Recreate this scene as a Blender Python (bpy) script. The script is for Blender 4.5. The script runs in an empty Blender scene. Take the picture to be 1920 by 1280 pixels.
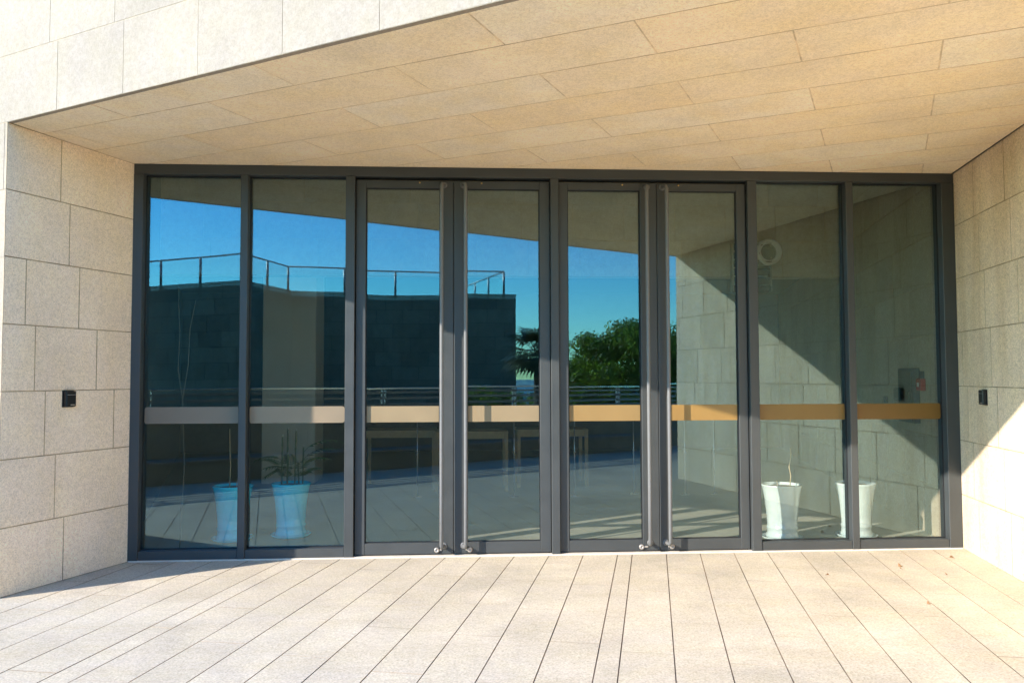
import bpy, bmesh, math, random
from mathutils import Vector, Matrix
R = math.radians
random.seed(7)
sc = bpy.context.scene
col = sc.collection

# ------------------------------------------------------------------ camera
CAM = Vector((0.0, -6.625, 1.432))
yaw, pit, rol = R(3.4204), R(2.534), R(-.1778)
fw = Vector((math.sin(yaw)*math.cos(pit), math.cos(yaw)*math.cos(pit), math.sin(pit)))
rt = Vector((math.cos(yaw), -math.sin(yaw), 0)); up = rt.cross(fw)
rt, up = rt*math.cos(rol)+up*math.sin(rol), up*math.cos(rol)-rt*math.sin(rol)
cd = bpy.data.cameras.new('camera'); cam = bpy.data.objects.new('camera', cd); col.objects.link(cam)
cd.sensor_width = 36; cd.sensor_fit = 'HORIZONTAL'; cd.lens = 1529.19/1920*36
cd.clip_start = .05; cd.clip_end = 3000
m = Matrix((rt, up, -fw)).transposed().to_4x4(); m.translation = CAM; cam.matrix_world = m
sc.camera = cam
# ------------------------------------------------------------------ light
SUN = Vector((.766, .467, -.441)).normalized()          # direction the light travels
w = bpy.data.worlds.new('World'); sc.world = w; w.use_nodes = True
nt = w.node_tree; nt.nodes.clear()
sky = nt.nodes.new('ShaderNodeTexSky'); sky.sky_type = 'NISHITA'; sky.sun_disc = False
sky.sun_elevation = R(26.2); sky.sun_rotation = math.atan2(-SUN.x, -SUN.y)
sky.air_density = 1.0; sky.dust_density = .2; sky.ozone_density = 3.0
hs = nt.nodes.new('ShaderNodeHueSaturation'); hs.inputs['Saturation'].default_value = 1.4
bg = nt.nodes.new('ShaderNodeBackground'); bg.inputs[1].default_value = .15
wo = nt.nodes.new('ShaderNodeOutputWorld')
nt.links.new(sky.outputs[0], hs.inputs['Color']); 
tn = nt.nodes.new('ShaderNodeMix'); tn.data_type = 'RGBA'; tn.blend_type = 'MULTIPLY'; tn.inputs[0].default_value = 1; tn.inputs[7].default_value = (.52, .90, .97, 1)
nt.links.new(hs.outputs[0], tn.inputs[6]); nt.links.new(tn.outputs[2], bg.inputs[0]); nt.links.new(bg.outputs[0], wo.inputs[0])
sd = bpy.data.lights.new('sun', 'SUN'); sd.energy = 2.7; sd.angle = R(.55); sd.color = (1, .91, .83)
so = bpy.data.objects.new('sun', sd); col.objects.link(so)
so.rotation_euler = SUN.to_track_quat('-Z', 'Y').to_euler(); so.location = (-10, -10, 12)
sc.view_settings.view_transform = 'Standard'; sc.view_settings.look = 'None'
sc.view_settings.exposure = 1.90; sc.view_settings.gamma = 1
try:
    sc.cycles.max_bounces = 14; sc.cycles.diffuse_bounces = 6; sc.cycles.glossy_bounces = 6
    sc.cycles.transparent_max_bounces = 24; sc.cycles.caustics_reflective = False; sc.cycles.caustics_refractive = False
    sc.cycles.sample_clamp_indirect = 6
except Exception: pass

# ------------------------------------------------------------------ materials
def newmat(name):
    m = bpy.data.materials.new(name); m.use_nodes = True; nt = m.node_tree
    return m, nt, nt.nodes['Principled BSDF']
def N(nt, t, **k):
    n = nt.nodes.new('ShaderNode'+t)
    for a, b in k.items():
        if a.startswith('i_'): n.inputs[a[2:].replace('_', ' ')].default_value = b
        else: setattr(n, a, b)
    return n
def mixc(nt, a, b, f, mode='MIX'):
    n = nt.nodes.new('ShaderNodeMix'); n.data_type = 'RGBA'; n.blend_type = mode
    for sock, v in ((n.inputs[6], a), (n.inputs[7], b), (n.inputs[0], f)):
        if hasattr(v, 'is_output') or isinstance(v, bpy.types.NodeSocket): nt.links.new(v, sock)
        else: sock.default_value = v if not isinstance(v, tuple) else (*v, 1)[:4]
    return n.outputs[2]
def ramp(nt, src, p0, p1, c0=(0, 0, 0), c1=(1, 1, 1)):
    n = nt.nodes.new('ShaderNodeValToRGB'); e = n.color_ramp.elements
    e[0].position = p0; e[0].color = (*c0, 1); e[1].position = p1; e[1].color = (*c1, 1)
    nt.links.new(src, n.inputs[0]); return n.outputs[0]
def plain(name, c, rough=.5, metal=0, spec=.5, noise=.0, nscale=6):
    m, nt, b = newmat(name)
    b.inputs['Base Color'].default_value = (*c, 1); b.inputs['Roughness'].default_value = rough
    b.inputs['Metallic'].default_value = metal; b.inputs['Specular IOR Level'].default_value = spec
    if noise:
        tc = N(nt, 'TexCoord'); nz = N(nt, 'TexNoise', i_Scale=nscale, i_Detail=6.0, i_Roughness=.6)
        nt.links.new(tc.outputs['Object'], nz.inputs['Vector'])
        r = ramp(nt, nz.outputs[0], .3, .7, tuple(x*(1-noise) for x in c), tuple(min(1, x*(1+noise)) for x in c))
        nt.links.new(r, b.inputs['Base Color'])
        r2 = ramp(nt, nz.outputs[0], .3, .7, (rough*.85,)*3, (min(1, rough*1.2),)*3); nt.links.new(r2, b.inputs['Roughness'])
    return m
def stone(name, c0, c1, stain, grain=.5, gscale=95, stretch=(1, 1, 1), stain_amt=.5, rough=.85, bump=.25, dirt=None, dirt_amt=0, blotch=.12):
    """granite: per-slab tint, speckled crystals, blotches, stretched stains"""
    m, nt, b = newmat(name); tc = N(nt, 'TexCoord'); O = tc.outputs['Object']
    at = N(nt, 'Attribute', attribute_name='tint'); T = at.outputs['Fac']
    base = mixc(nt, c0, c1, T)
    # clouds
    n1 = N(nt, 'TexNoise', i_Scale=1.7, i_Detail=5.0, i_Roughness=.6); nt.links.new(O, n1.inputs['Vector'])
    base = mixc(nt, base, ramp(nt, n1.outputs[0], .32, .68, (1-blotch,)*3, (1+blotch*.4,)*3), 1.0, 'MULTIPLY')
    # stretched veins / water marks
    mp = N(nt, 'Mapping'); mp.inputs['Scale'].default_value = stretch; nt.links.new(O, mp.inputs['Vector'])
    n2 = N(nt, 'TexNoise', i_Scale=2.2, i_Detail=7.0, i_Roughness=.62); nt.links.new(mp.outputs[0], n2.inputs['Vector'])
    f2 = N(nt, 'Math', operation='MULTIPLY'); nt.links.new(ramp(nt, n2.outputs[0], .46, .72), f2.inputs[0]); f2.inputs[1].default_value = stain_amt
    base = mixc(nt, base, stain, f2.outputs[0])
    if dirt:
        n5 = N(nt, 'TexNoise', i_Scale=.9, i_Detail=8.0, i_Roughness=.68, i_Distortion=.6); nt.links.new(O, n5.inputs['Vector'])
        f5 = N(nt, 'Math', operation='MULTIPLY'); nt.links.new(ramp(nt, n5.outputs[0], .5, .66), f5.inputs[0]); f5.inputs[1].default_value = dirt_amt
        base = mixc(nt, base, dirt, f5.outputs[0])
    # ochre and lilac patches
    n6 = N(nt, 'TexNoise', i_Scale=4.5, i_Detail=4.0, i_Roughness=.7); nt.links.new(O, n6.inputs['Vector'])
    base = mixc(nt, base, ramp(nt, n6.outputs[0], .36, .64, (1.0, .97, .94), (1.02, .99, .90)), 1.0, 'MULTIPLY')
    # crystals
    n3 = N(nt, 'TexNoise', i_Scale=gscale, i_Detail=3.0, i_Roughness=.75); nt.links.new(O, n3.inputs['Vector'])
    g = ramp(nt, n3.outputs[0], .33, .62, (1-grain,)*3, (1.0+grain*.6,)*3)
    base = mixc(nt, base, g, 1.0, 'MULTIPLY')
    vo = N(nt, 'TexVoronoi', i_Scale=gscale*.55); nt.links.new(O, vo.inputs['Vector'])
    wn = ramp(nt, vo.outputs['Distance'], .10, .24, (1-grain*.75, 1-grain*.8, 1-grain*.85), (1, 1, 1))
    base = mixc(nt, base, wn, 1.0, 'MULTIPLY')
    n4 = N(nt, 'TexNoise', i_Scale=gscale*.35, i_Detail=2.0); nt.links.new(O, n4.inputs['Vector'])
    base = mixc(nt, base, ramp(nt, n4.outputs[0], .38, .62, (.95, .93, .89), (1.03, 1.02, 1.0)), 1.0, 'MULTIPLY')
    nt.links.new(base, b.inputs['Base Color']); b.inputs['Roughness'].default_value = rough
    b.inputs['Specular IOR Level'].default_value = .3
    bp = N(nt, 'Bump', i_Strength=bump, i_Distance=.002); nt.links.new(n3.outputs[0], bp.inputs['Height']); nt.links.new(bp.outputs[0], b.inputs['Normal'])
    return m
M = {}
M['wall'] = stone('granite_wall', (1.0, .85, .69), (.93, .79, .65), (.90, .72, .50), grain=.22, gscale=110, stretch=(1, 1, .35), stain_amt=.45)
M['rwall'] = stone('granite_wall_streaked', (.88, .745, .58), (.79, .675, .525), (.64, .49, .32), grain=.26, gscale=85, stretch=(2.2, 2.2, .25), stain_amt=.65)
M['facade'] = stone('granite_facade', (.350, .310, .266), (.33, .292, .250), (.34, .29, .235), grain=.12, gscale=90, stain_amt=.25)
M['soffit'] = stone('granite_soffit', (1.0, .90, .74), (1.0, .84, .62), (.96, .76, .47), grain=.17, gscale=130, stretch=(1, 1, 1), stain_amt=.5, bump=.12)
M['floor'] = stone('granite_paving', (.595, .545, .455), (.55, .50, .415), (.48, .415, .30), grain=.26, gscale=80, stretch=(.35, 2.2, 1), stain_amt=.4, dirt=(.33, .31, .275), dirt_amt=.42, blotch=.15)
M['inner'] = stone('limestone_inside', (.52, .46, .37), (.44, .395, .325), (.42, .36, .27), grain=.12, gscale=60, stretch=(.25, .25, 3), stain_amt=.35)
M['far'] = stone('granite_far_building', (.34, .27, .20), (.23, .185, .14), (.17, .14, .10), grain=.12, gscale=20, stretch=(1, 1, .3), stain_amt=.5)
M['joint'] = plain('joint_mortar', (.48, .36, .22), .95, noise=.35, nscale=9)
M['joint_s'] = plain('joint_soffit', (.74, .58, .38), .95, noise=.3, nscale=9)
M['joint_f'] = plain('joint_paving', (.30, .23, .16), .95, noise=.7, nscale=1.6)
M['joint_l'] = plain('joint_pale', (.42, .34, .24), .95, noise=.3, nscale=9)
M['paint'] = plain('grey_painted_aluminium', (.050, .055, .054), .5, .05, .5, noise=.07, nscale=5)
M['gasket'] = plain('black_gasket', (.012, .012, .012), .6)
M['handle'] = plain('satin_handle', (.15, .152, .148), .55, 0, noise=.08, nscale=30)
M['bolt'] = plain('worn_steel', (.40, .37, .33), .45, .4, noise=.15, nscale=60)
M['brass'] = plain('brass', (.6, .42, .16), .3, 1)
M['black'] = plain('black_plastic', (.012, .012, .013), .3)
M['silver'] = plain('silver_trim', (.6, .6, .6), .3, .8)
M['render'] = plain('plaster', (.26, .24, .19), .9, noise=.1, nscale=3)
M['slat'] = plain('brown_slat', (.018, .015, .012), .6)
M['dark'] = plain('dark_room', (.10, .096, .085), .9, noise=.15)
M['terrazzo'] = plain('terrazzo_floor', (.36, .355, .29), .5, noise=.10, nscale=2.5)
M['wood'] = plain('pale_wood', (.52, .36, .17), .5, noise=.15, nscale=12)
M['white_metal'] = plain('white_metal', (.75, .76, .72), .35)
M['chrome'] = plain('chrome_post', (.75, .76, .76), .25, .7)
M['red'] = plain('red_enamel', (.40, .015, .02), .35)
M['cab'] = plain('dark_cabinet', (.05, .065, .07), .35, .3)
M['soil'] = plain('dry_soil', (.07, .05, .035), 1, noise=.4, nscale=60)
M['stick'] = plain('dry_stem', (.48, .36, .2), .8, noise=.25, nscale=60)
M['twig'] = plain('grey_twig', (.20, .17, .12), .85)
M['cane'] = plain('green_cane', (.06, .11, .035), .5, noise=.4, nscale=40)
M['canetip'] = plain('cut_cane_tip', (.62, .60, .48), .7)
M['frond'] = plain('frond_green', (.045, .11, .03), .5, noise=.3, nscale=20)
M['leafd'] = plain('dry_leaf', (.30, .17, .08), .8, noise=.4, nscale=40)
M['rail'] = plain('brushed_rail', (.26, .27, .28), .4, .6)
M['steelblue'] = plain('galvanised_cap', (.75, .78, .8), .18, 1)
M['trunk'] = plain('bark', (.11, .08, .055), .95, noise=.35, nscale=9)
M['palmtrunk'] = plain('palm_bark', (.10, .075, .05), .95, noise=.4, nscale=14)
M['palmleaf'] = plain('palm_leaf', (.035, .07, .022), .5, noise=.35, nscale=4)
M['parapet'] = stone('parapet_stone', (.34, .31, .26), (.28, .26, .22), (.22, .20, .17), grain=.2, gscale=60, stretch=(1, 1, .3), stain_amt=.5)

def foliage(name, a, b2):
    m, nt, b = newmat(name); at = N(nt, 'Attribute', attribute_name='tint')
    nt.links.new(mixc(nt, a, b2, at.outputs['Fac']), b.inputs['Base Color']); b.inputs['Roughness'].default_value = .55
    tr = N(nt, 'BsdfTranslucent'); mx = N(nt, 'MixShader'); mx.inputs[0].default_value = .55
    nt.links.new(mixc(nt, tuple(min(1, x*2) for x in a), tuple(min(1, x*1.9) for x in b2), at.outputs['Fac']), tr.inputs[0])
    nt.links.new(b.outputs[0], mx.inputs[1]); nt.links.new(tr.outputs[0], mx.inputs[2])
    nt.links.new(mx.outputs[0], nt.nodes['Material Output'].inputs[0])
    return m
M['leaf'] = foliage('tree_leaf', (.07, .14, .015), (.18, .26, .03))

def glaze(name, glazec, dark):
    m, nt, b = newmat(name); tc = N(nt, 'TexCoord')
    nz = N(nt, 'TexNoise', i_Scale=7.0, i_Detail=5.0); nt.links.new(tc.outputs['Object'], nz.inputs['Vector'])
    nt.links.new(ramp(nt, nz.outputs[0], .35, .65, dark, glazec), b.inputs['Base Color'])
    b.inputs['Roughness'].default_value = .18; b.inputs['Coat Weight'].default_value = .6; b.inputs['Coat Roughness'].default_value = .06
    vo = N(nt, 'TexVoronoi', i_Scale=38.0); nt.links.new(tc.outputs['Object'], vo.inputs['Vector'])
    bp = N(nt, 'Bump', i_Strength=.35, i_Distance=.004); nt.links.new(vo.outputs[0], bp.inputs['Height']); nt.links.new(bp.outputs[0], b.inputs['Normal'])
    return m
M['pot_white'] = glaze('celadon_glaze', (.60, .69, .68), (.54, .64, .64))
M['pot_blue'] = glaze('blue_glaze', (.05, .90, 1.0), (.03, .80, .97))

def glass(name, tint, fac, gl, wave=.0008):
    m = bpy.data.materials.new(name); m.use_nodes = True; nt = m.node_tree; nt.nodes.clear()
    o = N(nt, 'OutputMaterial'); mx = N(nt, 'MixShader'); tr = N(nt, 'BsdfTransparent'); gb = N(nt, 'BsdfGlossy')
    tr.inputs[0].default_value = (*tint, 1); gb.inputs['Color'].default_value = (*gl, 1); gb.inputs['Roughness'].default_value = 0
    lw = N(nt, 'LayerWeight', i_Blend=.5)                       # Facing is the same for both faces of the slab
    pw = N(nt, 'Math', operation='POWER'); nt.links.new(lw.outputs['Facing'], pw.inputs[0]); pw.inputs[1].default_value = 5
    mr = N(nt, 'MapRange'); nt.links.new(pw.outputs[0], mr.inputs[0])
    mr.inputs[3].default_value = fac; mr.inputs[4].default_value = .95
    nt.links.new(mr.outputs[0], mx.inputs[0]); nt.links.new(tr.outputs[0], mx.inputs[1]); nt.links.new(gb.outputs[0], mx.inputs[2])
    tc = N(nt, 'TexCoord'); nz = N(nt, 'TexNoise', i_Scale=1.1, i_Detail=1.0); nt.links.new(tc.outputs['Object'], nz.inputs['Vector'])
    bp = N(nt, 'Bump', i_Strength=1.0, i_Distance=wave); nt.links.new(nz.outputs[0], bp.inputs['Height']); nt.links.new(bp.outputs[0], gb.inputs['Normal'])
    nt.links.new(mx.outputs[0], o.inputs[0]); return m
M['glass'] = glass('solar_glass', (.91, .91, .90), .155, (.58, .90, 1.0))
M['glass2'] = glass('solar_glass_rear', (.93, .95, .92), .025, (.8, .95, 1.0))
M['railglass'] = glass('railing_glass', (.90, .96, .95), .05, (1, 1, 1))

# ------------------------------------------------------------------ mesh helpers
def link(name, bm, mats, parent=None, smooth=False):
    me = bpy.data.meshes.new(name); bm.normal_update(); bm.to_mesh(me); bm.free()
    for mt in (mats if isinstance(mats, (list, tuple)) else [mats]): me.materials.append(mt)
    if smooth:
        for p in me.polygons: p.use_smooth = True
    o = bpy.data.objects.new(name, me); col.objects.link(o)
    if parent: o.parent = parent
    return o
def tag(o, label=None, cat=None, group=None, kind=None):
    if label: o['label'] = label
    if cat: o['category'] = cat
    if group: o['group'] = group
    if kind: o['kind'] = kind
    return o
def thing(name, label, cat, loc=(0, 0, 0), group=None, rz=0):
    o = bpy.data.objects.new(name, None); col.objects.link(o); o.location = loc; o.rotation_euler = (0, 0, rz)
    o.empty_display_size = .2
    return tag(o, label, cat, group)
def box(bm, x0, x1, y0, y1, z0, z1, bev=0, mi=0, mat=None):
    vs = [bm.verts.new((x, y, z)) for z in (z0, z1) for y in (y0, y1) for x in (x0, x1)]
    fs = [bm.faces.new([vs[i] for i in q]) for q in ((0, 2, 3, 1), (4, 5, 7, 6), (0, 1, 5, 4), (2, 6, 7, 3), (0, 4, 6, 2), (1, 3, 7, 5))]
    for f in fs: f.material_index = mi
    if bev:
        es = list({e for f in fs for e in f.edges})
        r = bmesh.ops.bevel(bm, geom=es, offset=bev, segments=1, affect='EDGES', profile=.5)
        for f in r['faces']: f.material_index = mi
        vs = list({v for f in r['faces'] for v in f.verts} | {v for v in vs if v.is_valid})
    if mat is not None: bmesh.ops.transform(bm, matrix=mat, verts=[v for v in vs if v.is_valid])
    return vs
def tube(bm, pts, r, seg=10, cap=True, mi=0):
    pts = [Vector(p) for p in pts]; rings = []; rs = r if isinstance(r, (list, tuple)) else [r]*len(pts)
    prev = None
    for i, p in enumerate(pts):
        t = (pts[min(i+1, len(pts)-1)]-pts[max(i-1, 0)]).normalized()
        if prev is None:
            a = t.orthogonal().normalized()
        else:
            a = (prev-t*prev.dot(t)); a = a.normalized() if a.length > 1e-6 else t.orthogonal().normalized()
        prev = a; b = t.cross(a)
        rings.append([bm.verts.new(p+(a*math.cos(k*2*math.pi/seg)+b*math.sin(k*2*math.pi/seg))*rs[i]) for k in range(seg)])
    for i in range(len(rings)-1):
        for k in range(seg):
            f = bm.faces.new((rings[i][k], rings[i][(k+1) % seg], rings[i+1][(k+1) % seg], rings[i+1][k])); f.smooth = True; f.material_index = mi
    if cap:
        f = bm.faces.new(rings[0][::-1]); f.material_index = mi; f = bm.faces.new(rings[-1]); f.material_index = mi
def lathe(bm, prof, seg=40, c=(0, 0, 0), mi=0, ax='Z'):
    rings = []
    for r, z in prof:
        ring = []
        for k in range(seg):
            a = k*2*math.pi/seg
            p = (r*math.cos(a), r*math.sin(a), z) if ax == 'Z' else (r*math.cos(a), -z, r*math.sin(a))
            ring.append(bm.verts.new(Vector(p)+Vector(c)))
        rings.append(ring)
    for i in range(len(rings)-1):
        for k in range(seg):
            f = bm.faces.new((rings[i][k], rings[i][(k+1) % seg], rings[i+1][(k+1) % seg], rings[i+1][k])); f.smooth = True; f.material_index = mi
    f = bm.faces.new(rings[0][::-1]); f.material_index = mi
    f = bm.faces.new(rings[-1]); f.material_index = mi
def clip(poly, outline):
    """Sutherland-Hodgman, outline convex counter-clockwise"""
    out = poly
    for i in range(len(outline)):
        a = outline[i]; b = outline[(i+1) % len(outline)]
        def side(p): return (b[0]-a[0])*(p[1]-a[1])-(b[1]-a[1])*(p[0]-a[0])
        inp = out; out = []
        for j in range(len(inp)):
            p = inp[j]; q = inp[(j+1) % len(inp)]; sp = side(p); sq = side(q)
            if sp >= 0: out.append(p)
            if (sp >= 0) != (sq >= 0):
                t = sp/(sp-sq); out.append((p[0]+(q[0]-p[0])*t, p[1]+(q[1]-p[1])*t))
        if not out: return []
    return out
def ccw(o):
    a = sum(o[i][0]*o[(i+1) % len(o)][1]-o[(i+1) % len(o)][0]*o[i][1] for i in range(len(o)))
    return o if a > 0 else o[::-1]
def slabs(name, O, U, V, Nn, outlines, cells, mats, parent=None, gap=.006, depth=.008, tilt=.0015):
    """wall of real slabs: every cell of the bond is a raised face with its own edges over a recessed mortar bed"""
    O, U, V, Nn = Vector(O), Vector(U), Vector(V), Vector(Nn)
    bm = bmesh.new(); tl = bm.faces.layers.float.new('tint'); rnd = random.Random(name+str(len(cells)))
    flip = U.cross(V).dot(Nn) < 0
    def P(p, h): return O+U*p[0]+V*p[1]+Nn*h
    for outline in outlines:
        outline = ccw(outline)
        f = bm.faces.new([bm.verts.new(P(p, -depth)) for p in (outline[::-1] if flip else outline)]); f.material_index = 1
        for (u0, u1, v0, v1) in cells:
            g, h = (gap[0]/2, gap[1]/2) if isinstance(gap, tuple) else (gap/2, gap/2); t = rnd.random()
            c = clip([(u0+g, v0+h), (u1-g, v0+h), (u1-g, v1-h), (u0+g, v1-h)], outline)
            q = []
            for p in c:
                if not q or abs(p[0]-q[-1][0])+abs(p[1]-q[-1][1]) > 1e-4: q.append(p)
            if len(q) > 1 and abs(q[0][0]-q[-1][0])+abs(q[0][1]-q[-1][1]) < 1e-4: q.pop()
            if len(q) < 3: continue
            if flip: q = q[::-1]
            dh = rnd.uniform(-tilt, 0)
            top = [bm.verts.new(P(p, dh)) for p in q]; bot = [bm.verts.new(P(p, -depth)) for p in q]
            f = bm.faces.new(top); f[tl] = t
            n = len(q)
            for i in range(n):
                f = bm.faces.new((bot[i], bot[(i+1) % n], top[(i+1) % n], top[i])); f[tl] = t*.5; f.material_index = 1
    return link(name, bm, mats, parent)
def rows(v0, v1, h, w, shift, u0, u1, base=0):
    """running bond whose vertical joints step by shift at every course"""
    cells = []; k = math.floor((v0-base)/h)
    while base+k*h < v1:
        off = shift*k; j = math.floor((u0-off)/w)
        while off+j*w < u1:
            cells.append((off+j*w, off+(j+1)*w, base+k*h, base+(k+1)*h)); j += 1
        k += 1
    return cells
def quad(bm, pts, mi=0):
    f = bm.faces.new([bm.verts.new(p) for p in pts]); f.material_index = mi; return f

# ------------------------------------------------------------------ geometry of the place
H = 3.15
TL = Vector((-2.627, 0, 0)); TR = Vector((4.154, 0, 0))
PL = Vector((-3.045, -1.045, 0)); PR = Vector((3.022, -4.690, 0))      # front corners of the porch walls
FA = (PR-PL).normalized(); FN = Vector((FA.y, -FA.x, 0))               # facade direction, outward normal
Z = Vector((0, 0, 1))
LA = (TL-PL).normalized(); RA = (PR-TR).normalized()
LF = (TL-PL).length; RF = (TR-PR).length; FF = (PR-PL).length

bld = thing('stone_building', 'pale granite building with a deep slanted porch over a wall of dark framed glass doors', 'building')
# left jamb wall (seen face points right)
Ln = Vector((LA.y, -LA.x, 0))
if Ln.x < 0: Ln = -Ln
jl = [[-.02, .52, 1.14], [-.12, .437, 1.14], [-.20, .343, .961, 1.3], [-.30, .253, .786, 1.3], [.169-.55, .169, .615, 1.3], [-.05, .519, 1.14], [-.11, .435, 1.14]]
cells = [(a, b, i*.45, i*.45+.45) for i, js in enumerate(jl) for a, b in zip(js, js[1:])]
slabs('left_porch_wall', PL, LA, Z, Ln, [[(0, 0), (LF+.1, 0), (LF+.1, H), (0, H)]], cells, [M['wall'], M['joint']], bld, gap=.008, depth=.004)
# right jamb wall
Rn = Vector((-abs(RA.y), RA.x, 0)); Rn = Rn if Rn.x < 0 else -Rn
Rn = (Rn-RA*Rn.dot(RA)).normalized()
cells = []
for k in range(7):
    off = .425+.09*(6-k)
    for j in range(-2, 9): cells.append((off+j*.59, off+(j+1)*.59, k*.45, k*.45+.45))
slabs('right_porch_wall', TR, RA, Z, Rn, [[(-.1, 0), (RF, 0), (RF, H), (-.1, H)]], cells, [M['rwall'], M['joint']], bld, gap=.008, depth=.004)
# facade: upper band, left return, right return; slabs are 30 mm thick, seen at the lower edge
cells = []
for k in range(-7, 8):
    off = 1.158-.087*k*1.0
    z0 = H+k*.455
    for j in range(-8, 22): cells.append((off+j*.637, off+(j+1)*.637, z0, z0+.455))
slabs('facade', PL+FN*.0, FA, Z, FN, [[(-5, H), (14, H), (14, 6.2), (-5, 6.2)], [(-5, 0), (0, 0), (0, H), (-5, H)], [(FF, 0), (14, 0), (14, H), (FF, H)]],
      cells, [M['facade'], M['joint_l']], bld, gap=.005, depth=.003)
# slab edges and core of the facade band
bm = bmesh.new(); tl = bm.faces.layers.float.new('tint')
a = PL; b = PR
quad(bm, [a+Z*(H-.002)-FN*.001, b+Z*(H-.002)-FN*.001, b+Z*(H-.002)-FN*.034, a+Z*(H-.002)-FN*.034])
link('facade_slab_edge', bm, M['facade'], bld)
# soffit
sdir = Vector((math.sin(R(118.23)), math.cos(R(118.23)), 0)); sn = Vector((math.cos(R(118.23)), -math.sin(R(118.23)), 0))
sn = -sn if sn.dot(Vector((.4726, .8813, 0))) < 0 else sn
def uv2(p): return (p.dot(sdir), p.dot(sn))
ins = -FN*.036
out = [uv2(p) for p in (TL+Vector((0, .06, 0)), TR+Vector((0, .06, 0)), PR+ins, PL+ins)]
cells = []
for k in range(-14, 12):
    off = 2.05+(.685 if k % 2 else 0)
    v = -2.082+.4475*k
    for j in range(-8, 8): cells.append((off+j*1.37, off+(j+1)*1.37, v, v+.4475))
slabs('soffit', Vector((0, 0, H)), sdir, sn, -Z, [out], cells, [M['soffit'], M['joint_s']], bld, gap=.009, depth=.0025, tilt=.001)
# core: what lies behind the cladding so no light leaks
bm = bmesh.new()
def prism(bm, pts, z0, z1, mi=0):
    n = len(pts); lo = [bm.verts.new((p[0], p[1], z0)) for p in pts]; hi = [bm.verts.new((p[0], p[1], z1)) for p in pts]
    fs = [bm.faces.new(lo[::-1]), bm.faces.new(hi)]
    for i in range(n): fs.append(bm.faces.new((lo[i], lo[(i+1) % n], hi[(i+1) % n], hi[i])))
    for f in fs: f.material_index = mi
fi = -FN*.02
FL = PL-FA*5; FR = PL+FA*14
prism(bm, [PL+fi+ins*.2, PR+fi, TR+Vector((0, .13, 0)), TL+Vector((0, .13, 0))], H+.012, H+.4)           # slab over the porch
prism(bm, [FL+fi, PL+fi-Ln*.01, TL-Ln*.012+Vector((0, .02, 0)), TL+Vector((-.03, .3, 0)), FL+Vector((2, 6, 0))], -.3, 6.15)  # mass left of the porch
prism(bm, [PR+fi-Rn*.012, FR+fi, FR+Vector((3, 6, 0)), TR+Vector((.2, .30, 0)), TR-Rn*.012], -.3, 6.15)
prism(bm, [FL+fi, FR+fi, FR+Vector((3, 12, 0)), FL+Vector((0, 14, 0))], 4.9, 6.18)                       # roof slab
prism(bm, [PL+fi, PR+fi, PR+fi+Vector((.1, .25, 0)), PL+fi+Vector((.1, .25, 0))], H+.012, 5)
link('wall_core', bm, M['render'], bld)

# ------------------------------------------------------------------ paving
PA = R(13.2)
pu = Vector((math.cos(PA), -math.sin(PA), 0)); pv = Vector((math.sin(PA), math.cos(PA), 0))
BD = Vector((math.sin(R(123.4)), math.cos(R(123.4)), 0)); BN = Vector((BD.y, -BD.x, 0))      # parapet direction, normal away from the building
BN = -BN if BN.y > 0 else BN
B0 = Vector((0, -7.15, 0))
def puv(p): return (p.dot(pu), p.dot(pv))
main = [puv(Vector(p)) for p in ((-9.5, .03, 0), (9.5, .03, 0), (9.5, 0, 0), (9.5, 0, 0))]
bl = B0-BD*11+BN*1.0; br = B0+BD*13+BN*1.0
main = [puv(Vector((-9.5, .035, 0))), puv(bl), puv(br), puv(Vector((12, .035, 0)))]
joints = [-1.371-.27*i for i in range(40, 0, -1)]+[-1.371, -1.226, -.945, -.672, -.402, -.134, .138, .402, .673, .944, 1.217, 1.333, 1.606, 1.877, 2.15, 2.42, 2.693]+[2.693+.272*i for i in range(1, 40)]
rnd = random.Random(3); cells = []
for i, (a, b) in enumerate(zip(joints, joints[1:])):
    o = (i*.57+rnd.uniform(-.12, .12)) % 1.25
    for j in range(-22, 8): cells.append((a, b, o+j*1.25, o+(j+1)*1.25))
floor = slabs('pavement', (0, 0, 0), pu, pv, Z, [main], cells, [M['floor'], M['joint_f']], None, gap=(.0065, .0045), depth=.005, tilt=.001)
tag(floor, kind='structure')
# brick cross joints are nearly closed: fine pale grout between slab ends
bm = bmesh.new(); quad(bm, [(-120, -130, -4), (120, -130, -4), (120, 130, -4), (-120, 130, -4)])
g = plain('far_ground', (.10, .12, .06), .95, noise=.4, nscale=.05)
tag(link('ground', bm, g), kind='structure')
bm = bmesh.new(); quad(bm, [(-2500, -2500, -4.1), (2500, -2500, -4.1), (2500, 2500, -4.1), (-2500, 2500, -4.1)])
tag(link('water', bm, plain('lake_water', (.03, .10, .14), .35, noise=.2, nscale=.02)), kind='structure')
# indoor floor and threshold
bm = bmesh.new(); quad(bm, [(-8, .035, .002), (9, .035, .002), (9, 13, .002), (-8, 13, .002)]); tag(link('floor', bm, M['terrazzo']), kind='structure')
bm = bmesh.new(); box(bm, -2.62, 4.15, -.012, .15, -.004, .009, .002); link('threshold', bm, plain('stone_threshold', (.62, .55, .45), .8, noise=.1, nscale=8), bld)

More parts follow.
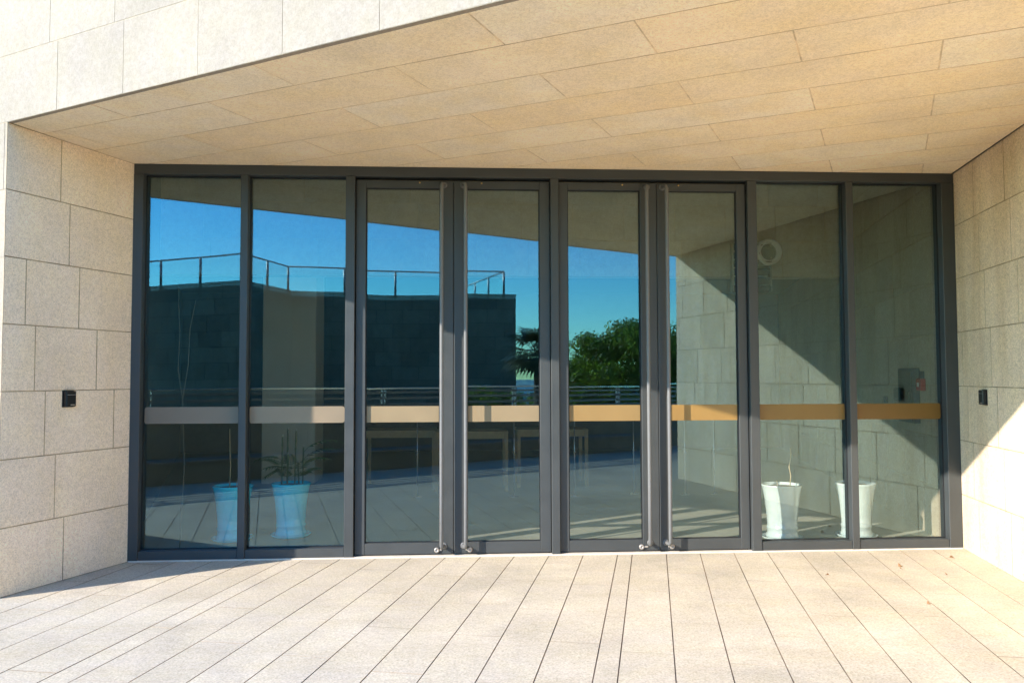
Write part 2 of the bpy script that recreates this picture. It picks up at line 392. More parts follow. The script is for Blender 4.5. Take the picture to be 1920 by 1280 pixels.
# ------------------------------------------------------------------ window wall
bm = bmesh.new()
F0, F1 = -.002, .125
box(bm, -2.627, 4.154, F0, F1, 3.070, 3.150, .003)                      # head
for a, b in ((-2.627, -2.552), (-1.786, -1.727), (-.950, -.876), (.717, .783), (2.369, 2.446), (3.211, 3.272), (4.042, 4.154)):
    box(bm, a, b, F0-.004, F1+.004, .006, 3.069, .003)
for a, b in ((-2.552, -1.786), (-1.727, -.950), (2.446, 3.211), (3.272, 4.042)):
    box(bm, a+.001, b-.001, F0+.004, F1-.004, .009, .080, .003)
link('frame', bm, M['paint'], bld)
bandm = {}
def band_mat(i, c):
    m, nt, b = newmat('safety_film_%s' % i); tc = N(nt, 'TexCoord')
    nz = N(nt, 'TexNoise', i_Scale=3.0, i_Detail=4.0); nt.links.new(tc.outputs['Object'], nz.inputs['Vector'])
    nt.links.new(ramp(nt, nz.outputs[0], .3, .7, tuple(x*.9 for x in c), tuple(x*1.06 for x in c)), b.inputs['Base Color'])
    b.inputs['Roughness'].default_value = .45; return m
def pane(x0, x1, z0, z1, y, parent, tz=0.0, tv=.0):
    """10 mm glass whose rear face is a hair out of true, as in the insulated units of the photo"""
    bm = bmesh.new()
    dz = (x1-x0)*tz; th0, th1 = .012, .012+.0036*(z1-z0)
    fr = [(x0, y, z0), (x1, y+dz, z0), (x1, y+dz+tv, z1), (x0, y+tv, z1)]
    bk = [(x0, y+th0, z0), (x1, y+dz+th0, z0), (x1, y+dz+tv+th1, z1), (x0, y+tv+th1, z1)]
    vs = [bm.verts.new(p) for p in fr+bk]
    bm.faces.new([vs[i] for i in (0, 1, 2, 3)]); bm.faces.new([vs[i] for i in (5, 4, 7, 6)]).material_index = 1
    return link('pane', bm, [M['glass'], M['glass2']], parent)
def roundrect(bm, x0, x1, z0, z1, y0, y1, rl, rr):
    pts = []
    for cx, cz, r, a0 in ((x1-rr, z0+rr, rr, -90), (x1-rr, z1-rr, rr, 0), (x0+rl, z1-rl, rl, 90), (x0+rl, z0+rl, rl, 180)):
        n = 5 if r > .002 else 1
        for i in range(n+1 if n > 1 else 1):
            a = R(a0+90*i/n) if n > 1 else 0
            pts.append((cx+r*math.cos(a), cz+r*math.sin(a)) if n > 1 else (cx, cz))
    f = [bm.verts.new((x, y0, z)) for x, z in pts]; b = [bm.verts.new((x, y1, z)) for x, z in pts]
    bm.faces.new(f); bm.faces.new(b[::-1])
    for i in range(len(pts)): bm.faces.new((f[(i+1) % len(pts)], f[i], b[i], b[(i+1) % len(pts)]))
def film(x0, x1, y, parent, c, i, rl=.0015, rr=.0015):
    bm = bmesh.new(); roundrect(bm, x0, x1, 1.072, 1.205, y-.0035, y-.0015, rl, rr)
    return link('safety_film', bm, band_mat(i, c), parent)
# fixed windows
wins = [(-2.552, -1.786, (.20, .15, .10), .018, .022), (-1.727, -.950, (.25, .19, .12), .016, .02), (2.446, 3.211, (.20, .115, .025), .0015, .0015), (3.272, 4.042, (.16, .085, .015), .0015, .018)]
for i, (a, b, c, rl, rr) in enumerate(wins):
    bm = bmesh.new(); t = .005; y0, y1 = .062, .074
    box(bm, a+.0005, a+t, y0, y1, .081, 3.069); box(bm, b-t, b-.0005, y0, y1, .081, 3.069)
    box(bm, a+t, b-t, y0+.001, y1, .081, .081+t); box(bm, a+t, b-t, y0+.001, y1, 3.069-t, 3.069)
    o = link('window', bm, M['gasket'], bld)
    pane(a+.002, b-.002, .082, 3.068, .075, o, (.0005, -.0007, .0006, -.0005)[i], (0, .0008, -.001, .0012)[i])
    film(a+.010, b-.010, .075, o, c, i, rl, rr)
# doors: x0, x1, glass x0, x1, handle x, bolt x, screw x
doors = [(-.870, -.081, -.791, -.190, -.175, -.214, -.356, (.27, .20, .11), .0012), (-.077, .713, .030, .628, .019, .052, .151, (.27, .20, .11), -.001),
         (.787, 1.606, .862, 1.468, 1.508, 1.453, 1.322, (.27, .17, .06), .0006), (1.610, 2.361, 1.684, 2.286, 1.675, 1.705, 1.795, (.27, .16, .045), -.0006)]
for i, (a, b, ga, gb, hx, bx, sx, c, tz) in enumerate(doors):
    bm = bmesh.new(); y0, y1 = .034, .090; z0, z1, g0, g1 = .018, 3.046, .108, 2.985
    box(bm, a, ga, y0, y1, z0, z1, .003); box(bm, gb, b, y0, y1, z0, z1, .003)
    box(bm, ga+.0005, gb-.0005, y0+.001, y1-.001, z0, g0, .002); box(bm, ga+.0005, gb-.0005, y0+.001, y1-.001, g1, z1, .002)
    box(bm, a+.012, b-.012, y0+.02, y1-.02, .0095, z0+.002, 0, 1)          # bottom brush
    o = link('door', bm, [M['paint'], M['gasket']], bld)
    bm = bmesh.new(); t = .006
    box(bm, ga, ga+t, .050, .066, g0, g1); box(bm, gb-t, gb, .050, .066, g0, g1)
    box(bm, ga+t, gb-t, .051, .066, g0, g0+t); box(bm, ga+t, gb-t, .051, .066, g1-t, g1)
    link('glazing_bead', bm, M['gasket'], o)
    pane(ga+.001, gb-.001, g0+.001, g1-.001, .067, o, tz*1.5, (.0044, .0, .0040, -.002)[i])
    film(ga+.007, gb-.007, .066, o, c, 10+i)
    # full height tubular pull with elbows
    bm = bmesh.new(); hy = -.048; s = 1 if i % 2 == 0 else -1
    pts = [(hx+s*.018, y0-.002, .082), (hx+s*.012, y0-.03, .080), (hx+s*.004, hy+.012, .082), (hx, hy, .10)]
    pts += [(hx, hy, .10+k*.46) for k in range(1, 7)]
    pts += [(hx, hy, 2.985), (hx+s*.004, hy+.012, 3.005), (hx+s*.012, y0-.03, 3.012), (hx+s*.018, y0-.002, 3.012)]
    tube(bm, pts, .015, 14)
    for z in (.082, 3.012):
        lathe(bm, [(.026, 0), (.026, .004), (.020, .008)], 18, (hx+s*.018, y0, z), ax='Y')
    link('handle', bm, M['handle'], o)
    bm = bmesh.new(); lathe(bm, [(.021, 0), (.021, .012), (.017, .017), (.009, .018), (.007, .012)], 20, (bx, y0, .050), ax='Y')
    box(bm, min(bx, hx), max(bx, hx), y0-.008, y0, .043, .057, .002)
    link('floor_lock', bm, M['bolt'], o)
    bm = bmesh.new(); lathe(bm, [(.0075, 0), (.0075, .003), (.004, .005)], 12, (sx, y0, 3.030), ax='Y'); link('screw', bm, M['brass'], o)
# meeting-stile weather strip between the leaves
for a, b in ((-.0835, -.0745), (1.603, 1.613)):
    bm = bmesh.new(); box(bm, a, b, .062, .072, .02, 3.04); link('weather_strip', bm, M['gasket'], bld)

# ------------------------------------------------------------------ inside of the building
cells = rows(2.25, 4.95, .45, .65, .087*-1, -6, 8, 2.7)
cells = [(a+1.464, b+1.464, c, d) for a, b, c, d in cells]
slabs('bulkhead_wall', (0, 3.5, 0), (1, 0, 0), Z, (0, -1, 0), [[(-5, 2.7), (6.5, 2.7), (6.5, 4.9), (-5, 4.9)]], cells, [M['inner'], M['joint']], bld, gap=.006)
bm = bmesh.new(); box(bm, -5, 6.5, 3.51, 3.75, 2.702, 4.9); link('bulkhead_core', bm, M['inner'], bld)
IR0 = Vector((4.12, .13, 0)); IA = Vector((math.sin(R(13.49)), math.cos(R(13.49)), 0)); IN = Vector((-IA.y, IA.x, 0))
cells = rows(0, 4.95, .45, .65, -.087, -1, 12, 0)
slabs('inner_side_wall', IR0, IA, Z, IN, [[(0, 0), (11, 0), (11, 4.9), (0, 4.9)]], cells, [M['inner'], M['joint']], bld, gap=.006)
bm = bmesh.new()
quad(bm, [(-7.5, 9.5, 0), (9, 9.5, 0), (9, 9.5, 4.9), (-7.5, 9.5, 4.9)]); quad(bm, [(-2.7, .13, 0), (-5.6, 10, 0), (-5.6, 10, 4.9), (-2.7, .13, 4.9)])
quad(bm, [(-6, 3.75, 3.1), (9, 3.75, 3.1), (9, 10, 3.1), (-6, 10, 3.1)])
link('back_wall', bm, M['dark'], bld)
bm = bmesh.new(); quad(bm, [(-6, .12, 4.88), (9, .12, 4.88), (9, 3.6, 4.88), (-6, 3.6, 4.88)]); quad(bm, [(-6, .15, 3.152), (9, .15, 3.152), (9, .15, 4.9), (-6, .15, 4.9)])
link('inner_ceiling', bm, M['render'], bld)
bm = bmesh.new(); box(bm, -2.74, -2.02, 4.7, 5.35, 0, 3.12, .01); link('pillar', bm, plain('pillar_stone', (.95, .90, .72), .8, noise=.05, nscale=2), bld)

def pot(loc, mat, label, kind):
    o = thing('flower_pot', label, 'flower pot', loc, 'tall glazed pots standing inside the glass')
    bm = bmesh.new()
    prof = [(.118, .014), (.140, .018), (.142, .035), (.130, .060), (.128, .085), (.134, .10), (.134, .112), (.127, .122), (.132, .20), (.140, .28), (.150, .36), (.164, .43), (.172, .462), (.176, .470), (.175, .480), (.166, .481), (.160, .474), (.155, .45)]
    lathe(bm, prof, 48); link('pot_body', bm, mat, o)
    bm = bmesh.new(); lathe(bm, [(.13, .0), (.165, .003), (.180, .022), (.180, .028), (.172, .026), (.160, .012), (.1, .010)], 48); link('saucer', bm, mat, o)
    bm = bmesh.new(); lathe(bm, [(.156, .452), (.14, .458), (.08, .462), (.01, .46)], 24); link('soil', bm, M['soil'], o)
    return o
POTB = 'turquoise blue glazed pot behind the two left windows'
p1 = pot((-2.05, .83, .003), M['pot_blue'], 'turquoise glazed pot inside first window from left, holding one tall bare stick', 0)
p2 = pot((-1.565, .96, .003), M['pot_blue'], 'turquoise glazed pot inside second window from left, holding cut canes with small green fronds', 1)
p3 = pot((2.816, .50, .003), M['pot_white'], 'pale celadon pot inside second window from right, with a single bent dry stick', 2)
p4 = pot((3.512, .55, .003), M['pot_white'], 'pale celadon pot without any plant, half hidden by the mullion of the rightmost window', 3)
def stem(par, pts, r, mat, name='stem', tip=None):
    bm = bmesh.new(); tube(bm, pts, [r*(1-.35*i/(len(pts)-1)) for i in range(len(pts))], 8)
    o = link(name, bm, mat, par)
    return o
stem(p1, [(-.03, 0, .45), (-.025, .01, .62), (-.03, 0, .80), (-.035, 0, .98)], .006, M['stick'])
stem(p1, [(.10, 0, .45), (.12, 0, .56), (.15, .01, .64)], .004, M['stick']); stem(p1, [(.03, 0, .45), (.03, .02, .53)], .004, M['stick'])
stem(p3, [(.075, 0, .45), (.085, 0, .55), (.075, .01, .63), (.09, 0, .74), (.085, 0, .80)], .0055, M['stick'])
stem(p3, [(-.06, -.05, .45), (-.055, -.05, .50)], .003, M['stick']); stem(p3, [(-.02, .04, .45), (-.03, .04, .51)], .003, M['stick'])
stem(p4, [(-.05, .03, .45), (-.055, .03, .50)], .003, M['stick'])
rnd = random.Random(5)
for (x, y, h) in ((-.085, .0, .90), (-.045, .03, .96), (-.03, -.03, .74), (.03, .0, .95), (.10, .01, .80), (-.10, .05, .70), (.06, .05, .66)):
    bm = bmesh.new(); n = 6
    lean = rnd.uniform(-.012, .012); pts = []; rr = []
    for k in range(n*3+1):
        t = k/(n*3); pts.append((x+lean*t, y, .44+(h-.44)*t)); rr.append(.0085 if k % 3 == 0 else .0068)
    tube(bm, pts, rr, 8); tube(bm, [(x+lean, y, h), (x+lean, y, h+.018)], .0072, 8, True, 1)
    link('cane', bm, [M['cane'], M['canetip']], p2)
def frond(bm, base, az, length, droop, n=9, lw=.012, ll=.11, lift=.9):
    """arching rib with paired leaflets"""
    pts = []; d = Vector((math.cos(az), math.sin(az), 0))
    for k in range(n+1):
        t = k/n; pts.append(Vector(base)+d*length*t*(.55+.45*t)+Vector((0, 0, length*(lift*t-droop*t*t))))
    tube(bm, pts, [.0025*(length/.3)**.5]*(n+1), 5)
    for k in range(2, n+1):
        t = k/n; p = pts[k]; tan = (pts[k]-pts[k-1]).normalized(); sd = tan.cross(Vector((0, 0, 1))).normalized()
        L = ll*(1-.35*t)
        for s in (-1, 1):
            q = p+(sd*s*.8+tan*.7).normalized()*L+Vector((0, 0, -L*.35)); mid = (p+q)/2+Vector((0, 0, L*.08)); wv = tan*lw
            bm.faces.new([bm.verts.new(v) for v in (p, mid+wv*.5, q, mid-wv*.5)])
for az, L, dr, b in ((2.6, .20, .45, (-.06, 0, .60)), (3.3, .22, .7, (-.07, 0, .66)), (.5, .30, .5, (.09, 0, .66)), (-.5, .24, .5, (.10, 0, .62)), (1.9, .2, .3, (0, 0, .60)), (-2.5, .18, .6, (-.04, 0, .58)), (.25, .32, .55, (.10, 0, .74)), (3.5, .16, .9, (-.05, .02, .56)), (1.2, .2, .3, (.04, 0, .56)), (-1.9, .16, .5, (0, -.02, .58)), (.8, .2, .5, (.06, 0, .52)), (-.9, .2, .4, (.04, 0, .50)), (2.2, .16, .3, (-.02, 0, .50))):
    bm = bmesh.new(); frond(bm, b, az, L, dr, 8, .020, .11); link('frond', bm, M['frond'], p2)

o = thing('dry_branch', 'long pale dry branch leaning inside the leftmost window', 'branch', (-2.38, .45, .003))
bm = bmesh.new(); tube(bm, [(0, 0, 0), (.03, .0, .7), (.0, .02, 1.25), (.05, .0, 1.55), (.06, 0, 1.85), (.10, .02, 2.1)], [.0045, .0045, .004, .0035, .003, .002], 7); link('stem', bm, M['twig'], o)
bm = bmesh.new(); tube(bm, [(.0, .02, 1.25), (-.04, .02, 1.5), (-.03, .02, 1.8), (-.05, .02, 2.2)], [.004, .0035, .003, .002], 7); link('twig', bm, M['twig'], o)

# desks further in
tabl = [('pale wooden desk frame seen through the leftmost door', (-.83, 4.35)), ('pale wooden desk frame seen through the second door from left', (.10, 4.05)), ('pale wooden desk frame seen through the third door from left', (1.17, 4.35))]
for lab, (x, y) in tabl:
    o = thing('desk', lab, 'desk', (x, y, .002), 'wooden desks in a row inside')
    bm = bmesh.new(); box(bm, -.47, .47, -.30, .30, .725, .75, .003); link('desk_top', bm, M['wood'], o)
    bm = bmesh.new(); box(bm, -.44, .44, -.27, -.25, .655, .724); box(bm, -.44, .44, .25, .27, .655, .724); box(bm, -.44, -.42, -.249, .249, .655, .724); box(bm, .42, .44, -.249, .249, .655, .724)
    link('apron', bm, M['wood'], o)
    for sx in (-1, 1):
        for sy in (-1, 1):
            bm = bmesh.new(); box(bm, sx*.445-.022, sx*.445+.022, sy*.275-.022, sy*.275+.022, 0, .7245, .002); link('leg', bm, M['wood'], o)
# slim posts of a rope barrier
pl = ['behind the first door from left', 'behind the second door from left', 'at the left edge of the third door', 'at the right side of the third door', 'at the left side of the fourth door', 'in the middle of the fourth door']
for (x, y), t in zip(((-.553, 3.30), (.613, 3.25), (1.345, 3.25), (2.10, 3.4), (2.70, 3.25), (3.08, 3.3)), pl):
    o = thing('barrier_post', 'thin ringed metal post inside, '+t, 'post', (x, y, .002), 'slim barrier posts inside')
    bm = bmesh.new(); tube(bm, [(0, 0, .01), (0, 0, .96)], .0075, 8); link('pole', bm, M['chrome'], o)
    bm = bmesh.new(); lathe(bm, [(.024, 0), (.028, .008), (.028, .014), (.01, .02)], 16, (0, 0, .52)); link('ring', bm, M['chrome'], o)
    bm = bmesh.new(); lathe(bm, [(.05, 0), (.05, .004), (.012, .01)], 20); link('base', bm, M['chrome'], o)
# round diffuser and louvre on the bulkhead
o = thing('air_nozzle', 'round white ringed air nozzle on the inner stone wall above the louvre', 'air vent', (3.84, 3.49, 3.0))
bm = bmesh.new(); lathe(bm, [(.165, 0), (.165, .13), (.155, .15), (.138, .15), (.132, .12), (.120, .12), (.116, .14), (.108, .14), (.104, .10)], 48, ax='Y'); link('ring', bm, M['white_metal'], o)
bm = bmesh.new(); lathe(bm, [(.103, .101), (.096, .115), (.06, .135), (.01, .14)], 32, ax='Y'); link('nozzle', bm, M['black'], o)
o = thing('louvre', 'stack of sloping white slats on the inner wall beside the round nozzle', 'louvre', (3.62, 3.46, 2.50))
for a, b in ((-.25, -.235), (.235, .25)):
    bm = bmesh.new(); box(bm, a, b, -.10, 0, 0, .62); link('side_frame', bm, M['render'], o)
for k in range(6):
    bm = bmesh.new(); box(bm, -.234, .234, -.05, .05, -.016, .016, .002, mat=Matrix.Translation((0, -.05, .04+k*.105)) @ Matrix.Rotation(R(-38), 4, 'X')); link('slat', bm, M['slat'], o)
# things on the inner side wall
RotI = math.atan2(IA.y, IA.x)
def on_inner(name, label, cat, s, z): 
    p = IR0+IA*s+IN*.002; return thing(name, label, cat, (p.x, p.y, z), rz=RotI)
o = on_inner('wall_cabinet', 'dark metal cabinet on the inner stone wall behind the rightmost window', 'cabinet', .93, .99)
bm = bmesh.new(); box(bm, -.24, .24, .0, .06, 0, .52, .004); link('cabinet_body', bm, M['cab'], o)
bm = bmesh.new(); box(bm, -.215, .215, .061, .068, .02, .50, .003); link('cabinet_door', bm, M['cab'], o)
bm = bmesh.new(); box(bm, -.19, -.17, .069, .085, .22, .30, .003); link('handle', bm, M['black'], o)
o = on_inner('fire_alarm', 'small red alarm box beside the dark wall cabinet', 'alarm', .585, 1.30)
bm = bmesh.new(); box(bm, -.07, .07, 0, .045, 0, .11, .006); link('alarm_body', bm, M['red'], o)
bm = bmesh.new(); box(bm, -.02, .03, .0455, .050, .035, .075, .002); link('alarm_button', bm, M['white_metal'], o)
bm = bmesh.new(); box(bm, -.035, .035, 0, .03, .112, .18, .004); link('sounder', bm, M['cab'], o)
o = on_inner('light_switch', 'tiny black switch on the inner wall behind the rightmost window', 'switch', 1.83, 1.15)
bm = bmesh.new(); box(bm, -.05, .05, 0, .02, 0, .07, .003); link('switch_plate', bm, M['black'], o); bm = bmesh.new(); box(bm, -.02, .02, .0205, .026, .015, .055, .002); link('rocker', bm, M['cab'], o)

# ------------------------------------------------------------------ card readers on the porch walls
def reader(p, ang, label):
    o = thing('card_reader', label, 'card reader', p, 'black card readers on the porch walls', ang)
    bm = bmesh.new(); box(bm, -.043, .043, -.034, -.004, 0, .112, .005); link('reader_body', bm, M['black'], o)
    bm = bmesh.new(); box(bm, -.036, .040, -.0365, -.0343, .084, .087); link('trim_line', bm, M['silver'], o)
    bm = bmesh.new(); box(bm, -.008, .026, -.0355, -.0343, .010, .016); link('badge', bm, M['silver'], o)
    bm = bmesh.new(); box(bm, -.050, .046, -.004, .002, -.004, .116); link('back_plate', bm, M['gasket'], o)
    return o
q = PL+LA*.533+Ln*.001
reader((q.x, q.y, 1.233), math.atan2(LA.y, LA.x), 'black card reader on the shaded left porch wall')
q = TR+RA*.560+Rn*.001
reader((q.x, q.y, 1.213), math.atan2(RA.y, RA.x), 'black card reader on the right porch wall above the sunlit patch')

# ------------------------------------------------------------------ fallen leaves
lf = [((3.286, -.589), .4, 1.2, 'dark curled leaf on the paving before the second window from right'), ((3.25, -.672), 1.6, .7, 'tiny pale leaf scrap beside the dark curled leaf'), ((3.845, -.343), 2.2, 1.2, 'brown leaf lying by the joint near the right porch wall corner'),
      ((3.483, -.859), .9, .8, 'small brown leaf in the middle of the right paving strips'), ((2.626, -.812), 2.9, .7, 'tiny leaf scrap before the third mullion from right'), ((2.924, -1.586), .2, .8, 'small tan leaf caught in a paving joint at right')]
for (x, y), a, s, lab in lf:
    bm = bmesh.new(); n = 6; L = .028*s; W = .010*s; up_ = []; dn = []; 
    mid = [bm.verts.new((L*(t/n-.5), 0, .004+.010*math.sin(math.pi*t/n)*s)) for t in range(n+1)]
    up_ = [bm.verts.new((L*(t/n-.5), W*math.sin(math.pi*t/n), .004+.014*s*math.sin(math.pi*t/n)+.004)) for t in range(1, n)]
    dn = [bm.verts.new((L*(t/n-.5), -W*math.sin(math.pi*t/n), .003)) for t in range(1, n)]
    for side in (up_, dn):
        s_ = [mid[0]]+side+[mid[-1]]
        for t in range(n):
            vs = [mid[t], mid[t+1], s_[t+1], s_[t]]; vs = [v for i, v in enumerate(vs) if v not in vs[:i]]
            if len(vs) > 2: bm.faces.new(vs)
    tube(bm, [(L*.5, 0, .004), (L*.5+.012*s, 0, .006)], .001, 5)
    o = link('fallen_leaf', bm, M['leafd']); o.location = (x, y, 0); o.rotation_euler = (0, 0, a); tag(o, lab, 'leaf', 'fallen leaves on the paving')

# ------------------------------------------------------------------ the terrace edge, mirrored in the glass
def bp(s, n, z): q = B0+BD*s+BN*n; return Vector((q.x, q.y, z))
par = thing('parapet', 'low stone parapet with a continuous bench along the terrace edge, mirrored in the glass', 'parapet', (0, -7.15, 0))
def slabbox(name, s0, s1, n0, n1, z0, z1, mat, parent, bev=.006):
    bm = bmesh.new(); tl = bm.faces.layers.float.new('tint'); vs = box(bm, s0, s1, 0, n1-n0, z0, z1, bev)
    bmesh.ops.transform(bm, matrix=Matrix(((BD.x, BN.x, 0, 0), (BD.y, BN.y, 0, 0), (0, 0, 1, 0), (0, 0, 0, 1))), verts=bm.verts[:])
    q = B0+BN*n0 - (Vector((0, -7.15, 0)) if parent is par else Vector())
    bmesh.ops.translate(bm, vec=q, verts=bm.verts[:])
    bmesh.ops.recalc_face_normals(bm, faces=bm.faces[:])
    return link(name, bm, mat, parent)
slabbox('bench_front', -11, 13, 0, .40, 0, .268, M['parapet'], par)
s = -11
while s < 13:
    slabbox('bench_seat', s, s+1.19, -.02, .45, .27, .315, M['facade'], par); s += 1.2
s = -11
while s < 13:
    slabbox('parapet_block', s, s+1.195, .452, .70, -4, .80, M['parapet'], par, .004); s += 1.2
slabbox('coping', -11, 13, .43, .72, .802, .85, M['parapet'], par)
rail = thing('terrace_railing', 'grey metal railing of flat bars on top of the terrace parapet', 'railing', (0, 0, 0))
for z, h, th, mt in ((1.26, .03, .07, 'steelblue'), (1.185, .035, .015, 'rail'), (1.09, .045, .015, 'rail'), (.985, .045, .015, 'rail'), (.90, .03, .015, 'rail')):
    bm = bmesh.new(); vs = box(bm, -11, 13, .575-th/2, .575+th/2, z, z+h, .003)
    bmesh.ops.transform(bm, matrix=Matrix(((BD.x, BN.x, 0, B0.x), (BD.y, BN.y, 0, B0.y), (0, 0, 1, 0), (0, 0, 0, 1))), verts=bm.verts[:]); bmesh.ops.recalc_face_normals(bm, faces=bm.faces[:])
    link('rail_bar', bm, M[mt], rail)
for x in (-9, -7, -5.2, -4.07, -2.95, -.98, 1.23, 2.20, 3.53, 5.2, 7, 9):
    s = x/BD.x
    bm = bmesh.new()
    for d in (-.03, .03): box(bm, s+d-.008, s+d+.008, .545, .605, .85, 1.258, .002)
    for z in (.915, 1.007, 1.112, 1.2): box(bm, s-.022, s+.022, .553, .597, z-.011, z+.011, .002)
    bmesh.ops.transform(bm, matrix=Matrix(((BD.x, BN.x, 0, B0.x), (BD.y, BN.y, 0, B0.y), (0, 0, 1, 0), (0, 0, 0, 1))), verts=bm.verts[:]); bmesh.ops.recalc_face_normals(bm, faces=bm.faces[:])
    link('rail_post', bm, M['rail'], rail)

# the lower wing across the terrace
A = [Vector(p) for p in ((-17.5, -28.9, 0), (-8.14, -23.8, 0), (-7.1, -27.3, 0), (2.18, -28.8, 0), (-1.5, -42, 0), (-22, -44, 0))]
wing = thing('terrace_building', 'low grey stone building with a glass roof railing, in shade, mirrored in the glass', 'building', (0, 0, 0))
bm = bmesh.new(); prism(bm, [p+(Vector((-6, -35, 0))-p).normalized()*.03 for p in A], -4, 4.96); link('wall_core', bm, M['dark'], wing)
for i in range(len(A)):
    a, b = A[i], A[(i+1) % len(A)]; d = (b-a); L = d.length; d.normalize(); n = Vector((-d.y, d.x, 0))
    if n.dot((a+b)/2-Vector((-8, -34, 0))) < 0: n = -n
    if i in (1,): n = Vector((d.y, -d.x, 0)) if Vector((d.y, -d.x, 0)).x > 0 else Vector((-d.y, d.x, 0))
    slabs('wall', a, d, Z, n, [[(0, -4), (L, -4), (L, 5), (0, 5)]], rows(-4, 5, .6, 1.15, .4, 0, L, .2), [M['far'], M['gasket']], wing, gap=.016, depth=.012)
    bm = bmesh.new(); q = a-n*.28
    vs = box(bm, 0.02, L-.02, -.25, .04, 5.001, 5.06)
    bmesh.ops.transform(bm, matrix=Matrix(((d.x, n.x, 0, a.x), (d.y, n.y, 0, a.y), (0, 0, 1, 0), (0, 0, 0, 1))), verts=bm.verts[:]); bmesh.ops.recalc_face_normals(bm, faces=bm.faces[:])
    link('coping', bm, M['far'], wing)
G_ = [Vector(p) for p in ((-17.4, -29.1, 0), (-8.25, -24.1, 0), (-7.3, -27.55, 0), (1.67, -28.95, 0), (-1.9, -41.5, 0))]
rr = thing('roof_railing', 'glass and steel railing around the flat roof of the low grey building', 'railing', (0, 0, 0))
for i in range(len(G_)-1):
    a, b = G_[i], G_[i+1]; d = b-a; L = d.length; d.normalize(); n = max(1, round(L/2.1)); st = L/n
    bm = bmesh.new(); tube(bm, [a+Vector((0, 0, 6.1)), b+Vector((0, 0, 6.1))], .035, 8); link('handrail', bm, M['rail'], rr)
    for k in range(n+1 if i == len(G_)-2 else n):
        p = a+d*st*k; bm = bmesh.new(); tube(bm, [p+Vector((0, 0, 5.05)), p+Vector((0, 0, 6.08))], .05, 6); tube(bm, [p+Vector((0, 0, 5.06)), p+Vector((0, 0, 5.10))], .07, 8); link('rail_post', bm, M['rail'], rr)
    for k in range(n):
        p = a+d*(st*k+.07); q = a+d*(st*(k+1)-.07); nn = Vector((-d.y, d.x, 0))*.008; bm = bmesh.new()
        prism(bm, [p-nn, q-nn, q+nn, p+nn], 5.12, 6.03); link('glass_panel', bm, M['railglass'], rr)

# ------------------------------------------------------------------ vegetation beyond the parapet
def crown(cx, cy, cz, rx, ry, rz, nclump, per, size, seed, nm='crown', parent=None, squash=.8):
    rnd = random.Random(seed); bm = bmesh.new(); tl = bm.faces.layers.float.new('tint')
    for c in range(nclump):
        while True:
            p = Vector((rnd.uniform(-1, 1), rnd.uniform(-1, 1), rnd.uniform(-1, 1)))
            if p.length < 1: break
        if p.length > 0: p = p.normalized()*(p.length**.45)
        p *= rnd.uniform(.8, 1.05)
        q = Vector((cx+p.x*rx, cy+p.y*ry, cz+p.z*rz)); cr = rnd.uniform(.22, .42)*min(rx, rz)*.9; tv = rnd.random()
        for l in range(per):
            v = Vector((rnd.gauss(0, 1), rnd.gauss(0, 1), rnd.gauss(0, 1))).normalized()*cr*rnd.uniform(.4, 1); v.z *= .65
            pos = q+v; nrm = (v.normalized()+Vector((rnd.uniform(-.7, .7), rnd.uniform(-.7, .7), rnd.uniform(0, .9)))).normalized()
            a = nrm.orthogonal().normalized(); a.rotate(Matrix.Rotation(rnd.uniform(0, 6.28), 3, nrm)); b = nrm.cross(a)
            s = size*rnd.uniform(.6, 1.2)
            f = bm.faces.new([bm.verts.new(pos+a*s), bm.verts.new(pos+b*s*.38), bm.verts.new(pos-a*s), bm.verts.new(pos-b*s*.38)]); f[tl] = min(1, max(0, tv*.6+rnd.uniform(-.1, .4)))
    return link(nm, bm, M['leaf'], parent)
def tree(x, y, topz, rx, rz, label, seed):
    o = thing('tree', label, 'tree', (x, y, -4), 'trees beyond the parapet')
    rnd = random.Random(seed); cz = topz-rz+4
    bm = bmesh.new(); tube(bm, [(0, 0, 0), (.05, .02, 1.2), (-.03, .05, 2.4), (.02, 0, cz-rz*.6)], [.2, .16, .14, .11], 10)
    for k in range(7):
        a = k*.9+rnd.uniform(-.2, .2); b0 = cz-rz*.9+k*.12
        tube(bm, [(0, 0, b0), (math.cos(a)*rx*.35, math.sin(a)*rx*.35, b0+rz*.55), (math.cos(a)*rx*.75, math.sin(a)*rx*.75, b0+rz*(.8+.1*(k % 3)))], [.08, .05, .02], 7)
    link('trunk', bm, M['trunk'], o)
    crown(0, 0, cz, rx, rx, rz, 290, 130, .085, seed, parent=o)
    return o
tree(4.9, -17.0, 3.15, 2.15, 1.75, 'round green leafy tree beyond the parapet, mirrored in the third door', 11)
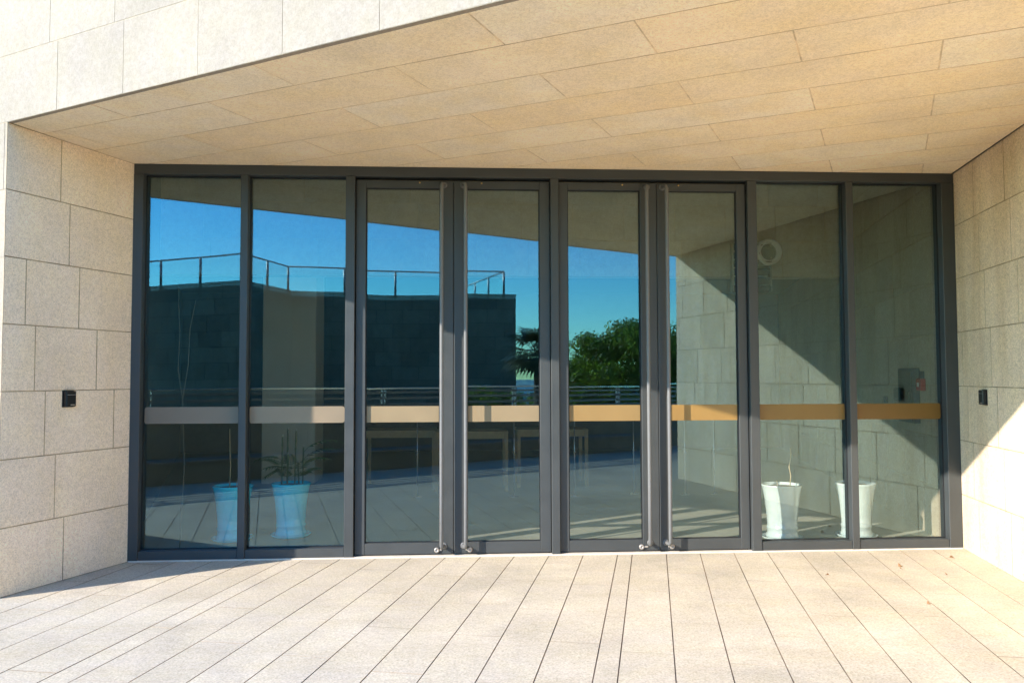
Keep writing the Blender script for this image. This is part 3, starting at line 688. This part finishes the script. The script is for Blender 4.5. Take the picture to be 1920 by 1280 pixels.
tree(8.6, -19.0, 2.7, 2.3, 1.9, 'green leafy tree standing right of the round one, mostly hidden', 12)
tree(13.5, -17.5, 2.5, 2.5, 2.0, 'outermost green tree to the right beyond the parapet', 13)
def palm(x, y, z, label, seed, L=1.15):
    o = thing('palm_tree', label, 'palm tree', (x, y, -4)); rnd = random.Random(seed)
    bm = bmesh.new(); tube(bm, [(0, 0, 0), (.05, 0, (z+4)*.5), (0, 0, z+3.9)], [.16, .13, .12], 12); link('trunk', bm, M['palmtrunk'], o)
    for k in range(40):
        az = k*2.4+rnd.uniform(-.2, .2); el = rnd.uniform(-.6, 1.1); c = Vector((0, 0, z+4))
        d = Vector((math.cos(az)*math.cos(el), math.sin(az)*math.cos(el), math.sin(el)))
        bm = bmesh.new(); hub = c+d*L*.45; tube(bm, [c, hub], [.015, .008], 5)
        sd = d.cross(Vector((0, 0, 1))).normalized(); u2 = sd.cross(d)
        for j in range(17):
            t = R(-105+j*13); v = d*math.cos(t)+sd*math.sin(t); ln = L*.55*(.75+.25*math.cos(t))
            tip = hub+v*ln+Vector((0, 0, -ln*.28)); mid = hub+v*ln*.55; wv = v.cross(u2).normalized()*.034
            bm.faces.new([bm.verts.new(q) for q in (hub, mid+wv, tip, mid-wv)])
        link('frond', bm, M['palmleaf'], o)
palm(1.95, -15.0, 2.05, 'dark fan palm beyond the parapet, mirrored in the second door', 4)
def shrub(x, y, top, rx, label, seed):
    o = thing('shrub', label, 'shrub', (x, y, -4), 'shrubs beyond the parapet')
    bm = bmesh.new()
    for k in range(4): tube(bm, [(0, 0, 0), (math.cos(k*1.6)*.4, math.sin(k*1.6)*.4, 2.2), (math.cos(k*1.6)*rx*.6, math.sin(k*1.6)*rx*.6, top+3)], [.07, .05, .02], 6)
    link('stems', bm, M['trunk'], o); crown(0, 0, top+4-1.0, rx, rx, 1.0, 70, 90, .085, seed, parent=o)
shrub(2.6, -17.5, 1.30, 1.5, 'dark low shrub between the palm and the round tree', 21)
shrub(.6, -18.5, 1.15, 1.3, 'dark low shrub behind the left side of the palm', 22)
